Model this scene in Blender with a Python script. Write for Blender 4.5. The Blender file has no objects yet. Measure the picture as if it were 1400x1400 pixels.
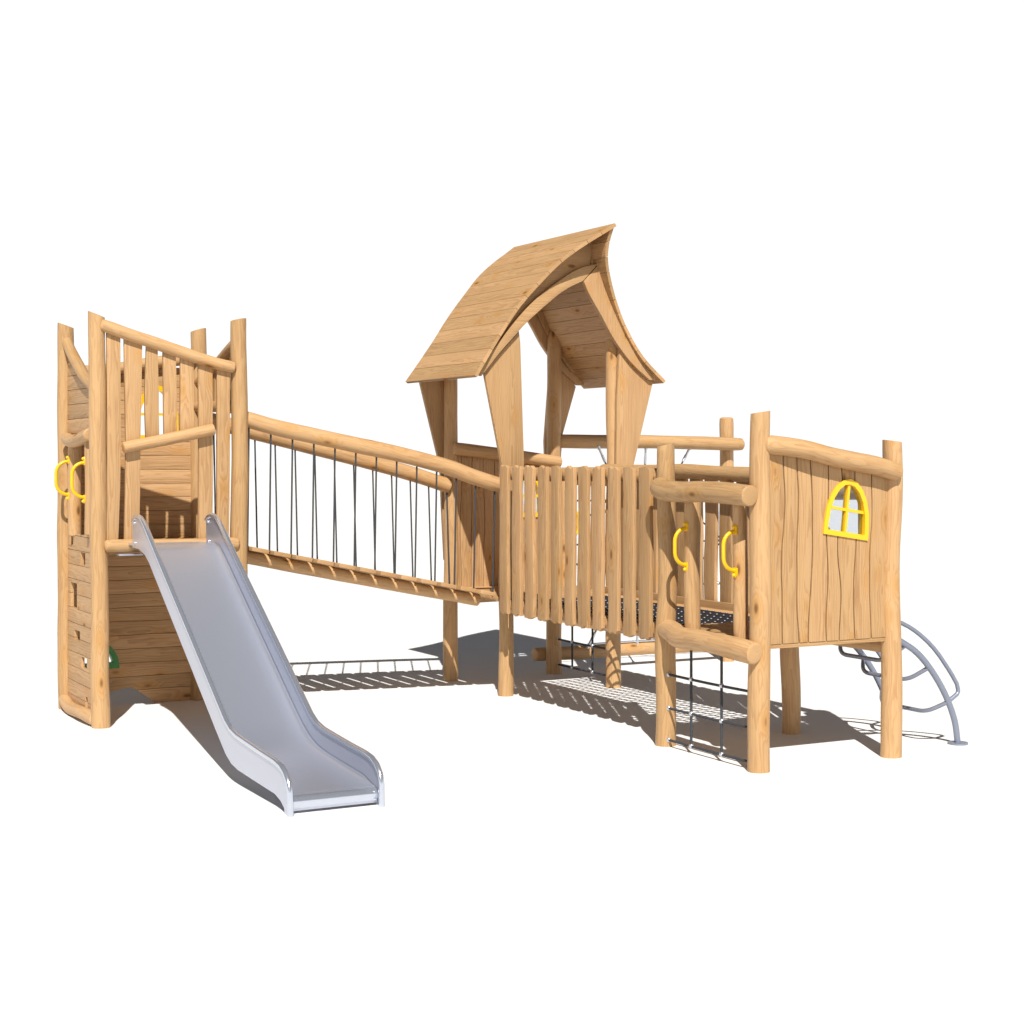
import bpy, bmesh, math, random
from mathutils import Vector, noise as mnoise
R = math.radians
scene = bpy.context.scene
COL = scene.collection

# ------------------------------------------------------------------ materials
def new_mat(name):
    m = bpy.data.materials.new(name); m.use_nodes = True
    nt = m.node_tree; nt.nodes.clear()
    out = nt.nodes.new('ShaderNodeOutputMaterial')
    return m, nt, out

def mathn(nt, op, a, b=None, c=None):
    n = nt.nodes.new('ShaderNodeMath'); n.operation = op
    for i, x in enumerate((a, b, c)):
        if x is None: continue
        if isinstance(x, (int, float)): n.inputs[i].default_value = x
        else: nt.links.new(x, n.inputs[i])
    return n.outputs[0]

def mixc(nt, fac, a, b, mode='MIX'):
    n = nt.nodes.new('ShaderNodeMix'); n.data_type = 'RGBA'; n.blend_type = mode
    for sock, x in ((n.inputs[0], fac), (n.inputs[6], a), (n.inputs[7], b)):
        if isinstance(x, (int, float)): sock.default_value = x
        elif isinstance(x, tuple): sock.default_value = (*x, 1)
        else: nt.links.new(x, sock)
    return n.outputs[2]

def smooth(nt, x, lo, hi):
    n = nt.nodes.new('ShaderNodeMapRange'); n.interpolation_type = 'SMOOTHSTEP'
    nt.links.new(x, n.inputs[0]); n.inputs[1].default_value = lo; n.inputs[2].default_value = hi
    return n.outputs[0]

def wood_mat(name, light, dark, ring=95.0, ringamt=.55, rough=.5, knotp=.5):
    m, nt, out = new_mat(name); N = nt.nodes; L = nt.links
    at = N.new('ShaderNodeAttribute'); at.attribute_name = 'grain'
    ti = N.new('ShaderNodeAttribute'); ti.attribute_name = 'tint'
    def scaled(s):
        v = N.new('ShaderNodeVectorMath'); v.operation = 'MULTIPLY'
        L.new(at.outputs['Vector'], v.inputs[0]); v.inputs[1].default_value = s
        return v.outputs[0]
    def noise(s, detail=2.0):
        n = N.new('ShaderNodeTexNoise'); n.inputs['Scale'].default_value = 1; n.inputs['Detail'].default_value = detail
        L.new(scaled(s), n.inputs['Vector']); return n.outputs['Fac']
    sep = N.new('ShaderNodeSeparateXYZ'); L.new(at.outputs['Vector'], sep.inputs[0])
    off = N.new('ShaderNodeAttribute'); off.attribute_name = 'pith'
    so = N.new('ShaderNodeSeparateXYZ'); L.new(off.outputs['Vector'], so.inputs[0])
    dx = mathn(nt, 'SUBTRACT', sep.outputs[1], so.outputs[1]); dy = mathn(nt, 'SUBTRACT', sep.outputs[2], so.outputs[2])
    d = mathn(nt, 'SQRT', mathn(nt, 'ADD', mathn(nt, 'MULTIPLY', dx, dx), mathn(nt, 'MULTIPLY', dy, dy)))
    warp = noise((1.1, 9, 9), 3); warp2 = noise((3.5, 26, 26), 2)
    # knots
    vo = N.new('ShaderNodeTexVoronoi'); vo.inputs['Scale'].default_value = 1
    L.new(scaled((2.6, 6.5, 6.5)), vo.inputs['Vector'])
    sc = N.new('ShaderNodeSeparateColor'); L.new(vo.outputs['Color'], sc.inputs[0])
    pick = mathn(nt, 'GREATER_THAN', sc.outputs[0], knotp)
    kd = vo.outputs['Distance']
    halo = mathn(nt, 'MULTIPLY', mathn(nt, 'SUBTRACT', 1, smooth(nt, kd, .06, .48)), pick)
    core = mathn(nt, 'MULTIPLY', mathn(nt, 'SUBTRACT', 1, smooth(nt, kd, .04, .16)), pick)
    dd = mathn(nt, 'ADD', d, mathn(nt, 'MULTIPLY', warp, .075))
    dd = mathn(nt, 'ADD', dd, mathn(nt, 'MULTIPLY', warp2, .008))
    dd = mathn(nt, 'ADD', dd, mathn(nt, 'MULTIPLY', halo, .02))
    fr = mathn(nt, 'FRACT', mathn(nt, 'MULTIPLY', dd, ring))
    late = smooth(nt, fr, .25, .93)
    fall = smooth(nt, fr, .93, 1.0)
    late = mathn(nt, 'MULTIPLY', late, mathn(nt, 'SUBTRACT', 1, fall))
    fib = noise((9, 260, 260), 2); fib2 = noise((2.5, 90, 90), 3)
    big = noise((.9, 5, 5), 3)
    g = mathn(nt, 'MULTIPLY', late, ringamt)
    g = mathn(nt, 'ADD', g, mathn(nt, 'MULTIPLY', mathn(nt, 'SUBTRACT', fib, .5), .55))
    g = mathn(nt, 'ADD', g, mathn(nt, 'MULTIPLY', mathn(nt, 'SUBTRACT', fib2, .5), .9))
    g = mathn(nt, 'ADD', g, mathn(nt, 'MULTIPLY', mathn(nt, 'SUBTRACT', big, .45), 1.0))
    cl = N.new('ShaderNodeClamp'); L.new(g, cl.inputs[0])
    c = mixc(nt, cl.outputs[0], light, dark)
    c = mixc(nt, mathn(nt, 'MULTIPLY', halo, .5), c, (.44, .21, .045))
    c = mixc(nt, mathn(nt, 'MULTIPLY', core, .85), c, (.13, .055, .018))
    tv = mathn(nt, 'ADD', mathn(nt, 'MULTIPLY', ti.outputs['Fac'], .20), .90)
    cc = N.new('ShaderNodeCombineColor')
    L.new(tv, cc.inputs[0]); L.new(tv, cc.inputs[1]); L.new(mathn(nt, 'SUBTRACT', mathn(nt, 'MULTIPLY', tv, 1.25), .25), cc.inputs[2])
    c = mixc(nt, 1.0, c, cc.outputs[0], 'MULTIPLY')
    b = N.new('ShaderNodeBsdfPrincipled'); L.new(c, b.inputs['Base Color'])
    b.inputs['Roughness'].default_value = rough; b.inputs['Specular IOR Level'].default_value = .28
    bp = N.new('ShaderNodeBump'); bp.inputs['Strength'].default_value = .25; bp.inputs['Distance'].default_value = .0015
    L.new(mathn(nt, 'ADD', fib2, mathn(nt, 'MULTIPLY', cl.outputs[0], -.6)), bp.inputs['Height']); L.new(bp.outputs[0], b.inputs['Normal'])
    L.new(b.outputs[0], out.inputs[0]); return m

def plain(name, col, rough=.5, metal=0.0, spec=.5, var=.06, scale=40.0, bump=0.0, coat=0.0):
    m, nt, out = new_mat(name); N = nt.nodes; L = nt.links
    tc = N.new('ShaderNodeTexCoord'); no = N.new('ShaderNodeTexNoise'); no.inputs['Scale'].default_value = scale; no.inputs['Detail'].default_value = 4
    L.new(tc.outputs['Object'], no.inputs['Vector'])
    k = mathn(nt, 'ADD', mathn(nt, 'MULTIPLY', no.outputs['Fac'], var * 2), 1 - var)
    v = N.new('ShaderNodeVectorMath'); v.operation = 'SCALE'; v.inputs[0].default_value = col; L.new(k, v.inputs['Scale'])
    b = N.new('ShaderNodeBsdfPrincipled'); L.new(v.outputs[0], b.inputs['Base Color'])
    rv = 0 if var < .03 else .12
    L.new(mathn(nt, 'ADD', mathn(nt, 'MULTIPLY', no.outputs['Fac'], rv), rough - rv / 2), b.inputs['Roughness'])
    b.inputs['Metallic'].default_value = metal; b.inputs['Specular IOR Level'].default_value = spec
    b.inputs['Coat Weight'].default_value = coat
    if bump:
        bp = N.new('ShaderNodeBump'); bp.inputs['Strength'].default_value = bump; bp.inputs['Distance'].default_value = .002
        L.new(no.outputs['Fac'], bp.inputs['Height']); L.new(bp.outputs[0], b.inputs['Normal'])
    L.new(b.outputs[0], out.inputs[0]); return m

WOOD_L = (.485, .302, .144); WOOD_D = (.312, .163, .066)
M = {
    'log': wood_mat('peeled_log_wood', WOOD_L, WOOD_D, 110, .36, .5, .5),
    'board': wood_mat('sawn_board_wood', (.478, .296, .143), (.30, .156, .064), 85, .5, .55, .42),
    'steel': plain('brushed_steel', (.535, .565, .66), .33, .70, .5, .05, 260, .12),
    'tube': plain('polished_steel_edge', (.60, .64, .73), .19, .78, .5, .02, 60),
    'galv': plain('galvanised_steel', (.24, .27, .345), .42, .45, .5, .05, 30),
    'fitting': plain('zinc_fitting', (.62, .64, .70), .3, .8, .5, .04, 60),
    'rope': plain('dark_rope', (.045, .05, .058), .75, 0, .3, .35, 420, .6),
    'mesh': plain('black_rope_mesh', (.012, .012, .016), .6, 0, .4, .25, 300, .4),
    'yellow': plain('yellow_plastic', (.8, .465, .004), .35, 0, .5, .02, 30, 0, .2),
    'green': plain('green_plastic', (.03, .21, .035), .4, 0, .5, .04, 30),
    'ground': plain('pale_ground', (.74, .738, .732), .9, 0, .1, .012, 2.5),
}
def pane_mat():
    m, nt, out = new_mat('tinted_pane'); N = nt.nodes; L = nt.links
    t = N.new('ShaderNodeBsdfTransparent'); t.inputs[0].default_value = (.83, .86, .90, 1)
    g = N.new('ShaderNodeBsdfGlossy'); g.inputs['Roughness'].default_value = .05; g.inputs[0].default_value = (.8, .85, .9, 1)
    mx = N.new('ShaderNodeMixShader'); mx.inputs[0].default_value = .06
    L.new(t.outputs[0], mx.inputs[1]); L.new(g.outputs[0], mx.inputs[2]); L.new(mx.outputs[0], out.inputs[0]); return m
M['pane'] = pane_mat()

# ------------------------------------------------------------------ mesh builder
class MB:
    """collects solid pieces (each with grain, pith and tint attributes) into ONE mesh"""
    def __init__(s): s.v = []; s.f = []; s.g = []; s.p = []; s.t = []; s.sm = []
    def piece(s, verts, faces, grain, pith=(0, 0, 0), tint=None, smooth=True):
        o = len(s.v); s.v += [tuple(v) for v in verts]; s.g += [tuple(g) for g in grain]
        if tint is None: tint = RNG.random()
        s.p += [tuple(pith)] * len(verts); s.t += [tint] * len(verts)
        s.f += [[i + o for i in f] for f in faces]; s.sm += [smooth] * len(faces)
    def build(s, name, mat, parent=None, label=None, sharp=38):
        base = Vector((0, 0, 0)); q = parent
        while q is not None:
            base += q.location; q = q.parent
        me = bpy.data.meshes.new(name)
        me.from_pydata([Vector(v) - base for v in s.v], [], s.f); me.update()
        a = me.attributes.new('grain', 'FLOAT_VECTOR', 'POINT'); a.data.foreach_set('vector', [c for v in s.g for c in v])
        a = me.attributes.new('pith', 'FLOAT_VECTOR', 'POINT'); a.data.foreach_set('vector', [c for v in s.p for c in v])
        a = me.attributes.new('tint', 'FLOAT', 'POINT'); a.data.foreach_set('value', s.t)
        bm = bmesh.new(); bm.from_mesh(me); bmesh.ops.recalc_face_normals(bm, faces=bm.faces); bm.to_mesh(me); bm.free()
        me.polygons.foreach_set('use_smooth', [True] * len(me.polygons))
        me.set_sharp_from_angle(angle=R(sharp))
        me.materials.append(M[mat])
        ob = bpy.data.objects.new(name, me); COL.objects.link(ob)
        if parent is not None: ob.parent = parent
        if label: ob['label'] = label
        return ob
RNG = random.Random(7)

def catmull(pts, n):
    P = [Vector(p) for p in pts]
    if len(P) == 2: return [P[0].lerp(P[1], i / n) for i in range(n + 1)]
    out = []; m = len(P) - 1
    for i in range(n + 1):
        t = i / n * m; k = min(int(t), m - 1); t -= k
        p0 = P[k - 1] if k > 0 else P[0] * 2 - P[1]; p3 = P[k + 2] if k + 2 <= m else P[m] * 2 - P[m - 1]
        a, b = P[k], P[k + 1]
        out.append(.5 * ((2 * a) + (b - p0) * t + (2 * p0 - 5 * a + 4 * b - p3) * t * t + (3 * a - p0 - 3 * b + p3) * t ** 3))
    return out

def tube(mb, pts, r, seg=18, n=None, wob=0.0, crook=0.0, round_end=.25, cut=None, oval=.0, resample=True, taper=1.0, scale=3.0):
    """a log, rope or pipe along pts; cut = slope vector of a slanting end cut"""
    seed = RNG.random() * 100; tot = sum((Vector(pts[i + 1]) - Vector(pts[i])).length for i in range(len(pts) - 1))
    if n is None: n = max(2, int(tot / .07)) if (wob or crook or len(pts) > 2) else 2
    C = catmull(pts, n) if resample else [Vector(p) for p in pts]
    n = len(C) - 1
    d = (C[1] - C[0]).normalized(); up = Vector((0, 0, 1)) if abs(d.z) < .9 else Vector((1, 0, 0))
    X = (up - d * up.dot(d)).normalized(); rows = []; Ls = 0
    frames = []
    for i in range(n + 1):
        dd = (C[min(i + 1, n)] - C[max(i - 1, 0)]).normalized()
        X = (X - dd * X.dot(dd)).normalized(); Y = dd.cross(X)
        if i: Ls += (C[i] - C[i - 1]).length
        frames.append((C[i], dd, X.copy(), Y, Ls))
    rings = []
    re0, re1 = (r * q for q in (round_end if isinstance(round_end, tuple) else (round_end, round_end)))
    def emit(c, dd, X, Y, l, rad, bend=True):
        q = l / max(tot, 1e-6)
        if crook:
            a = mnoise.noise(Vector((l * 1.1, seed, 3))) ; b = mnoise.noise(Vector((l * 1.1, seed, 9)))
            e = 4 * q * (1 - q) * .75 + .25
            c = c + X * a * crook * e + Y * b * crook * e
        ring = []
        for k in range(seg):
            ph = 2 * math.pi * k / seg
            rr = rad * (1 + (taper - 1) * q)
            if wob: rr *= 1 + wob * mnoise.noise(Vector((l * scale, seed + math.cos(ph) * .8, math.sin(ph) * .8))) + wob * .8 * mnoise.noise(Vector((l * scale * .8, seed, 40)))
            ring.append((c + (X * math.cos(ph) + Y * math.sin(ph)) * rr, (l, rr * math.cos(ph), rr * math.sin(ph))))
        rings.append(ring)
    c, dd, X0, Y0, l = frames[0]
    re = re0
    if re > 0:
        for a in (90, 60, 30): emit(c + dd * re * (1 - math.sin(R(a))), dd, X0, Y0, re * (1 - math.sin(R(a))), r - re * (1 - math.cos(R(a))))
    else: emit(c, dd, X0, Y0, 0, r)
    for (c, dd, X, Y, l) in frames[1:-1]:
        if l > re0 * 1.05 and l < tot - re1 * 1.05: emit(c, dd, X, Y, l, r)
    c, dd, X, Y, l = frames[-1]
    re = re1
    if re > 0:
        for a in (30, 60, 90): emit(c - dd * re * (1 - math.sin(R(a))), dd, X, Y, l - re * (1 - math.sin(R(a))), r - re * (1 - math.cos(R(a))))
    else: emit(c, dd, X, Y, l, r)
    if cut is not None:
        cv = Vector(cut); cc = sum((p for p, _ in rings[-1]), Vector()) / seg
        for kk in (-1, -2, -3):
            if re <= 0 and kk < -1: break
            rings[kk] = [(p + dd * (p - cc).dot(cv), g) for p, g in rings[kk]]
    V = []; G = []; F = []
    o = (RNG.uniform(0, 50), RNG.uniform(-.0, .0), 0)
    for ring in rings:
        for p, g in ring: V.append(p); G.append((g[0] + o[0], g[1], g[2]))
    m = len(rings)
    for i in range(m - 1):
        for k in range(seg):
            k2 = (k + 1) % seg
            F.append((i * seg + k, i * seg + k2, (i + 1) * seg + k2, (i + 1) * seg + k))
    F.append(tuple(range(seg - 1, -1, -1))); F.append(tuple((m - 1) * seg + k for k in range(seg)))
    # shift the texture space so every log differs
    s2 = RNG.uniform(-30, 30)
    G = [(g[0], g[1] + s2, g[2]) for g in G]
    mb.piece(V, F, G, (0, s2 + RNG.uniform(-.02, .02), RNG.uniform(-.02, .02)))

def prism(mb, outline, O, A, B, N, t, grain='a', bevel=.004, tint=None, tex=None):
    """board: outline of (a,b) pairs in plane O,A,B extruded by thickness t along N; grain runs along a"""
    O, A, B, N = Vector(O), Vector(A), Vector(B), Vector(N)
    bm = bmesh.new()
    vs = [bm.verts.new((a, b, 0)) for a, b in outline]
    f = bm.faces.new(vs)
    r = bmesh.ops.extrude_face_region(bm, geom=[f])
    bmesh.ops.translate(bm, verts=[e for e in r['geom'] if isinstance(e, bmesh.types.BMVert)], vec=(0, 0, t))
    if bevel:
        ed = [e for e in bm.edges if len(e.link_faces) == 2 and e.calc_face_angle(0) > R(50)]
        bmesh.ops.bevel(bm, geom=ed, offset=bevel, segments=2, profile=.6, affect='EDGES', clamp_overlap=True)
    bm.verts.ensure_lookup_table(); bm.verts.index_update()
    ox, oy, oz = tex[:3] if tex else (RNG.uniform(-40, 40), RNG.uniform(-40, 40), RNG.uniform(-40, 40))
    V = []; G = []
    for v in bm.verts:
        a, b, c = v.co
        V.append(O + A * a + B * b + N * c)
        L, Xc = (a, b) if grain == 'a' else (b, a)
        G.append((L + ox, Xc + oy, c + oz))
    ca = sum(a for a, b in outline) / len(outline); cb = sum(b for a, b in outline) / len(outline)
    mid = cb if grain == 'a' else ca
    pj, pk = (0, .07) if tex else (RNG.uniform(-.06, .06), RNG.choice((-1, 1)) * RNG.uniform(.02, .12))
    if tex: mid = tex[3] ; ox, oy, oz = tex[:3]
    F = [[v.index for v in f.verts] for f in bm.faces]
    bm.free()
    mb.piece(V, F, G, (0, oy + mid + pj, oz + pk), tint)

def box(mb, x0, x1, y0, y1, z0, z1, along='x', bevel=.004):
    if along == 'x': prism(mb, [(x0, y0), (x1, y0), (x1, y1), (x0, y1)], (0, 0, z0), (1, 0, 0), (0, 1, 0), (0, 0, 1), z1 - z0, 'a', bevel)
    elif along == 'y': prism(mb, [(x0, y0), (x1, y0), (x1, y1), (x0, y1)], (0, 0, z0), (1, 0, 0), (0, 1, 0), (0, 0, 1), z1 - z0, 'b', bevel)
    else: prism(mb, [(x0, z0), (x1, z0), (x1, z1), (x0, z1)], (0, y0, 0), (1, 0, 0), (0, 0, 1), (0, 1, 0), y1 - y0, 'b', bevel)

def planks(mb, O, A, B, N, t, rows, a0, a1, holes=(), top=None, gap=.005, bevel=.003, step=.06, backing=True):
    """boards running along A side by side along B. rows: list of edge functions b(a) (len = boards+1).
    holes: functions a -> (b0,b1) or None, with .brk break points. top(a): upper limit of b; a1 may be a function of b"""
    brk = set()
    for h in holes: brk.update(h.brk)
    def cutrun(lo, hi, A0, A1, th, off, bev):
        xm = (A0 + A1) / 2; tx = (RNG.uniform(-40, 40), RNG.uniform(-40, 40), RNG.uniform(-40, 40), (lo(xm) + hi(xm)) / 2 + RNG.uniform(-.06, .06)); tn = RNG.random()
        k = max(2, int((A1 - A0) / step)); xs = sorted(set([A0 + (A1 - A0) * i / k for i in range(k + 1)] + [b for b in brk if A0 < b < A1]))
        runs = {}   # open runs keyed by slot
        segs = []
        for i in range(len(xs) - 1):
            xm = (xs[i] + xs[i + 1]) / 2; l, h_ = lo(xm), hi(xm)
            if top: h_ = min(h_, top(xm))
            iv = [(l, h_, 'L', 'H')] if h_ - l > .004 else []
            for hn, h in enumerate(holes):
                w = h(xm)
                if not w: continue
                nv = []
                for (p, q, pk, qk) in iv:
                    if w[1] <= p or w[0] >= q: nv.append((p, q, pk, qk)); continue
                    if w[0] - p > .003: nv.append((p, w[0], pk, ('h', hn, 0)))
                    if q - w[1] > .003: nv.append((w[1], q, ('h', hn, 1), qk))
                iv = nv
            segs.append(iv)
        def edge(key, x):
            if key == 'L': return lo(x)
            if key == 'H': return min(hi(x), top(x)) if top else hi(x)
            return None
        done = []
        openr = {}
        for i, iv in enumerate(segs):
            cur = {}
            for (p, q, pk, qk) in iv:
                key = (pk, qk)
                rec = openr.pop(key, None) or dict(lo=[], hi=[], x=[], key=key)
                rec['x'].append((xs[i], xs[i + 1])); rec['lo'].append(p); rec['hi'].append(q); cur[key] = rec
            done += list(openr.values()); openr = cur
        done += list(openr.values())
        if len(done) > 1: bev = 0
        for rec in done:
            bot = []; up = []
            for j, (x0, x1) in enumerate(rec['x']):
                for x in ((x0, x1) if j == len(rec['x']) - 1 else (x0,)):
                    pl = edge(rec['key'][0], x); ph = edge(rec['key'][1], x)
                    if pl is None:
                        w = holes[rec['key'][0][1]](min(max(x, rec['x'][0][0] + 1e-4), rec['x'][-1][1] - 1e-4)); pl = w[rec['key'][0][2]] if w else rec['lo'][j]
                    if ph is None:
                        w = holes[rec['key'][1][1]](min(max(x, rec['x'][0][0] + 1e-4), rec['x'][-1][1] - 1e-4)); ph = w[rec['key'][1][2]] if w else rec['hi'][j]
                    bot.append((x, pl)); up.append((x, max(ph, pl + .001)))
            prism(mb, bot + up[::-1], Vector(O) + Vector(N) * off, A, B, N, th, 'a', bev, tn, tx)
    for i in range(len(rows) - 1):
        lo = (lambda f: (lambda x: f(x) + gap / 2))(rows[i]); hi = (lambda f: (lambda x: f(x) - gap / 2))(rows[i + 1])
        bm_ = (rows[i](a0) + rows[i + 1](a0)) / 2
        e = a1(bm_) if callable(a1) else a1
        cutrun(lo, hi, a0, e, t, 0, bevel)
    if backing:
        lo = lambda x: rows[0](x) + .01; hi = lambda x: rows[-1](x) - .01
        e = min(a1(rows[0](a0)), a1(rows[-1](a0))) if callable(a1) else a1
        cutrun(lo, hi, a0 + .004, e - .004, .006, t + .001, 0)

def wavy(b, amp, seed):
    return lambda a: b + amp * mnoise.noise(Vector((a * 2.3, seed, 1.7)))

def rect_hole(a0, a1, b0, b1):
    f = lambda a: (b0, b1) if a0 < a < a1 else None
    f.brk = [a0, a1]; return f

def arch_pts(w, h, lean=0.0, n=10):
    """pointed-round window outline, counter-clockwise from bottom left, centre of sill at 0,0"""
    pts = [(-w / 2, 0), (w / 2, 0)]
    for i in range(n + 1):
        t = i / n; a = t * math.pi
        x = w / 2 * math.cos(a) * (1 - .0 * t); z = h * (.2 + .8 * math.sin(a))
        pts.append((x, z))
    return [(x + lean * z, z) for x, z in pts]

def poly_hole(pts, shrink=1.0, axis='a'):
    """interval function of a polygon given as (a,b): for a value of a the covered b interval"""
    cx = sum(p[0] for p in pts) / len(pts); cy = sum(p[1] for p in pts) / len(pts)
    P = [(cx + (a - cx) * shrink, cy + (b - cy) * shrink) for a, b in pts]
    lo = min(p[0] for p in P); hi = max(p[0] for p in P)
    def f(a):
        if a <= lo or a >= hi: return None
        hits = []
        for i in range(len(P)):
            (x0, y0), (x1, y1) = P[i], P[(i + 1) % len(P)]
            if (x0 - a) * (x1 - a) < 0: hits.append(y0 + (y1 - y0) * (a - x0) / (x1 - x0))
        return (min(hits), max(hits)) if len(hits) >= 2 else None
    k = 14; f.brk = [lo + 1e-5] + [lo + (hi - lo) * i / k for i in range(1, k)] + [hi - 1e-5]
    return f

def window(parent, pts, O, A, B, N, t, mat, bar=.03, fw=.045, pane=True, name='window', bars=True):
    """arched frame with a cross bar; pts (a,b) outline; t thickness along N"""
    O, A, B, N = map(Vector, (O, A, B, N)); mb = MB()
    n = len(pts); cx = sum(p[0] for p in pts) / n; cy = sum(p[1] for p in pts) / n
    inner = []
    for i in range(n):
        p0, p, p2 = Vector(pts[i - 1]), Vector(pts[i]), Vector(pts[(i + 1) % n])
        n1 = Vector((-(p - p0).y, (p - p0).x)).normalized(); n2 = Vector((-(p2 - p).y, (p2 - p).x)).normalized()
        b = (n1 + n2); b = b / max(.35, b.length_squared / 2) if b.length > 1e-6 else n1
        inner.append(p + b * fw)
    V = []; F = []
    for c in (0, t):
        V += [O + A * a + B * b_ + N * c for a, b_ in pts]; V += [O + A * p.x + B * p.y + N * c for p in inner]
    for i in range(n):
        j = (i + 1) % n
        F += [(i, j, n + j, n + i), (2 * n + i, 3 * n + i, 3 * n + j, 2 * n + j), (i, 2 * n + i, 2 * n + j, j), (n + i, n + j, 3 * n + j, 3 * n + i)]
    mb.piece(V, F, V)
    sill = (Vector(pts[0]) + Vector(pts[1])) / 2; apex = max((Vector(p) for p in pts), key=lambda p: (p - sill).length)
    def barbox(p, q, w, c0, c1):
        d = (q - p).normalized(); s = Vector((-d.y, d.x)) * w / 2
        P = [p - s, q - s, q + s, p + s]
        VV = [O + A * x.x + B * x.y + N * c for c in (c0, c1) for x in P]
        mb.piece(VV, [(3, 2, 1, 0), (4, 5, 6, 7), (0, 1, 5, 4), (1, 2, 6, 5), (2, 3, 7, 6), (3, 0, 4, 7)], VV)
    up = (apex - sill).normalized(); side = (Vector(pts[1]) - Vector(pts[0])).normalized(); mid = sill + (apex - sill) * .47
    W = (Vector(pts[1]) - Vector(pts[0])).length
    if bars: barbox(sill + up * fw * .8, apex - up * fw * .8, bar, t * .18, t * .84)
    if bars: barbox(mid - side * (W / 2 - fw * .9), mid + side * (W / 2 - fw * .9), bar, t * .2, t * .82)
    o = mb.build(name, mat, parent, sharp=30)
    if pane:
        pm = MB(); q = [O + A * p.x + B * p.y + N * (t * .5) for p in inner]; q2 = [v + N * .004 for v in q]
        k = len(q); pm.piece(q + q2, [tuple(range(k - 1, -1, -1)), tuple(range(k, 2 * k))] + [(i, (i + 1) % k, k + (i + 1) % k, k + i) for i in range(k)], q + q2)
        pm.build('pane', 'pane', o)
    return o

def ball(mb, c, r, sx=1, sy=1, sz=1, n=10):
    V = []; F = []; c = Vector(c)
    for i in range(1, n):
        for k in range(2 * n):
            th = math.pi * i / n; ph = math.pi * k / n
            V.append(c + Vector((r * sx * math.sin(th) * math.cos(ph), r * sy * math.sin(th) * math.sin(ph), r * sz * math.cos(th))))
    m = 2 * n
    for i in range(n - 2):
        for k in range(m): F.append((i * m + k, (i + 1) * m + k, (i + 1) * m + (k + 1) % m, i * m + (k + 1) % m))
    V.append(c + Vector((0, 0, r * sz))); V.append(c - Vector((0, 0, r * sz)))
    for k in range(m): F.append((len(V) - 2, k, (k + 1) % m)); F.append((len(V) - 1, (n - 2) * m + (k + 1) % m, (n - 2) * m + k))
    mb.piece(V, F, V)

def handle(parent, x, y, z0, z1, out, reach=.115):
    """D-shaped yellow grab handle fixed at (x,y) from z0 to z1, projecting along out"""
    d = Vector(out); mb = MB(); s = d.cross(Vector((0, 0, 1)))
    P = []; rr = min(reach - .01, (z1 - z0) / 2 - .03)
    base = Vector((x, y, 0)); zz0, zz1 = z0, z1
    P.append(base + Vector((0, 0, zz1)))
    P.append(base + d * (reach - rr) + Vector((0, 0, zz1)))
    for a in range(15, 91, 15): P.append(base + d * (reach - rr + rr * math.sin(R(a))) + Vector((0, 0, zz1 - rr + rr * math.cos(R(a)))))
    for a in range(90, -1, -15): P.append(base + d * (reach - rr + rr * math.sin(R(a))) + Vector((0, 0, zz0 + rr - rr * math.cos(R(a)))))
    P.append(base + Vector((0, 0, zz0)))
    tube(mb, P, .0145, 12, resample=False, round_end=0)
    for z, sg in ((z0, -1), (z1, 1)):
        q = [(-.024, -.02 * 1), (.024, -.02), (.026, .03), (.014, .052), (-.014, .052), (-.026, .03)]
        prism(mb, [(a, b * sg) for a, b in q][::sg], base + Vector((0, 0, z)) - d * .006, s, (0, 0, 1), d, .016, 'b', .004)
        ball(mb, base + Vector((0, 0, z + sg * .034)) + d * .014, .0145)
    return mb.build('grab_handle', 'yellow', parent)

def empty(name, loc, label, cat, group=None):
    o = bpy.data.objects.new(name, None); COL.objects.link(o); o.location = loc; o.empty_display_size = .2
    o['label'] = label; o['category'] = cat
    if group: o['group'] = group
    bpy.context.view_layer.update()
    return o

def log(parent, name, pts, r, **k):
    mb = MB(); kw = dict(seg=22, wob=.05, crook=.012, round_end=.3); kw.update(k)
    tube(mb, pts, r, **kw); return mb.build(name, 'log', parent)

def post(parent, x, y, z, r=.077, cut=None, lean=(0, 0), **k):
    if cut: cut = (cut * .883, cut * -.469, 0)
    kw = dict(seg=26, wob=.055, crook=.03, round_end=(0, .05), cut=cut, taper=.9); kw.update(k)
    return log(parent, 'post', [(x, y, 0), (x + lean[0] * .5, y + lean[1] * .5, z * .5), (x + lean[0], y + lean[1], z)], r, **kw)

def slat(parent, outline, O, A, B, N, t, name='slat', grain='b', bevel=.005):
    mb = MB(); prism(mb, outline, O, A, B, N, t, grain, bevel); return mb.build(name, 'board', parent)

def wav_slat(c, w, z0, z1, seed, amp=.012, ztop=None, n=9, point=0.0):
    """outline of a waney-edged vertical slat: centre c, width w"""
    L = []; Rr = []
    for i in range(n + 1):
        z = z0 + (z1 - z0) * i / n
        L.append((c - w / 2 + amp * mnoise.noise(Vector((z * 1.6, seed, 0))), z)); Rr.append((c + w / 2 + amp * mnoise.noise(Vector((z * 1.6, seed, 5))), z))
    return L + Rr[::-1] if True else None

X_, Y_, Z_ = (1, 0, 0), (0, 1, 0), (0, 0, 1)

# ------------------------------------------------------------------ setting
g = MB(); n = 96; RAD = 900.0
ring = [(RAD * math.cos(2 * math.pi * i / n), RAD * math.sin(2 * math.pi * i / n), 0) for i in range(n)]
ring2 = [(30 * math.cos(2 * math.pi * i / n), 30 * math.sin(2 * math.pi * i / n), 0) for i in range(n)]
g.piece(ring + ring2, [(i, (i + 1) % n, n + (i + 1) % n, n + i) for i in range(n)] + [tuple(range(n, 2 * n))], ring + ring2)
go = g.build('ground', 'ground'); go['kind'] = 'structure'

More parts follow.
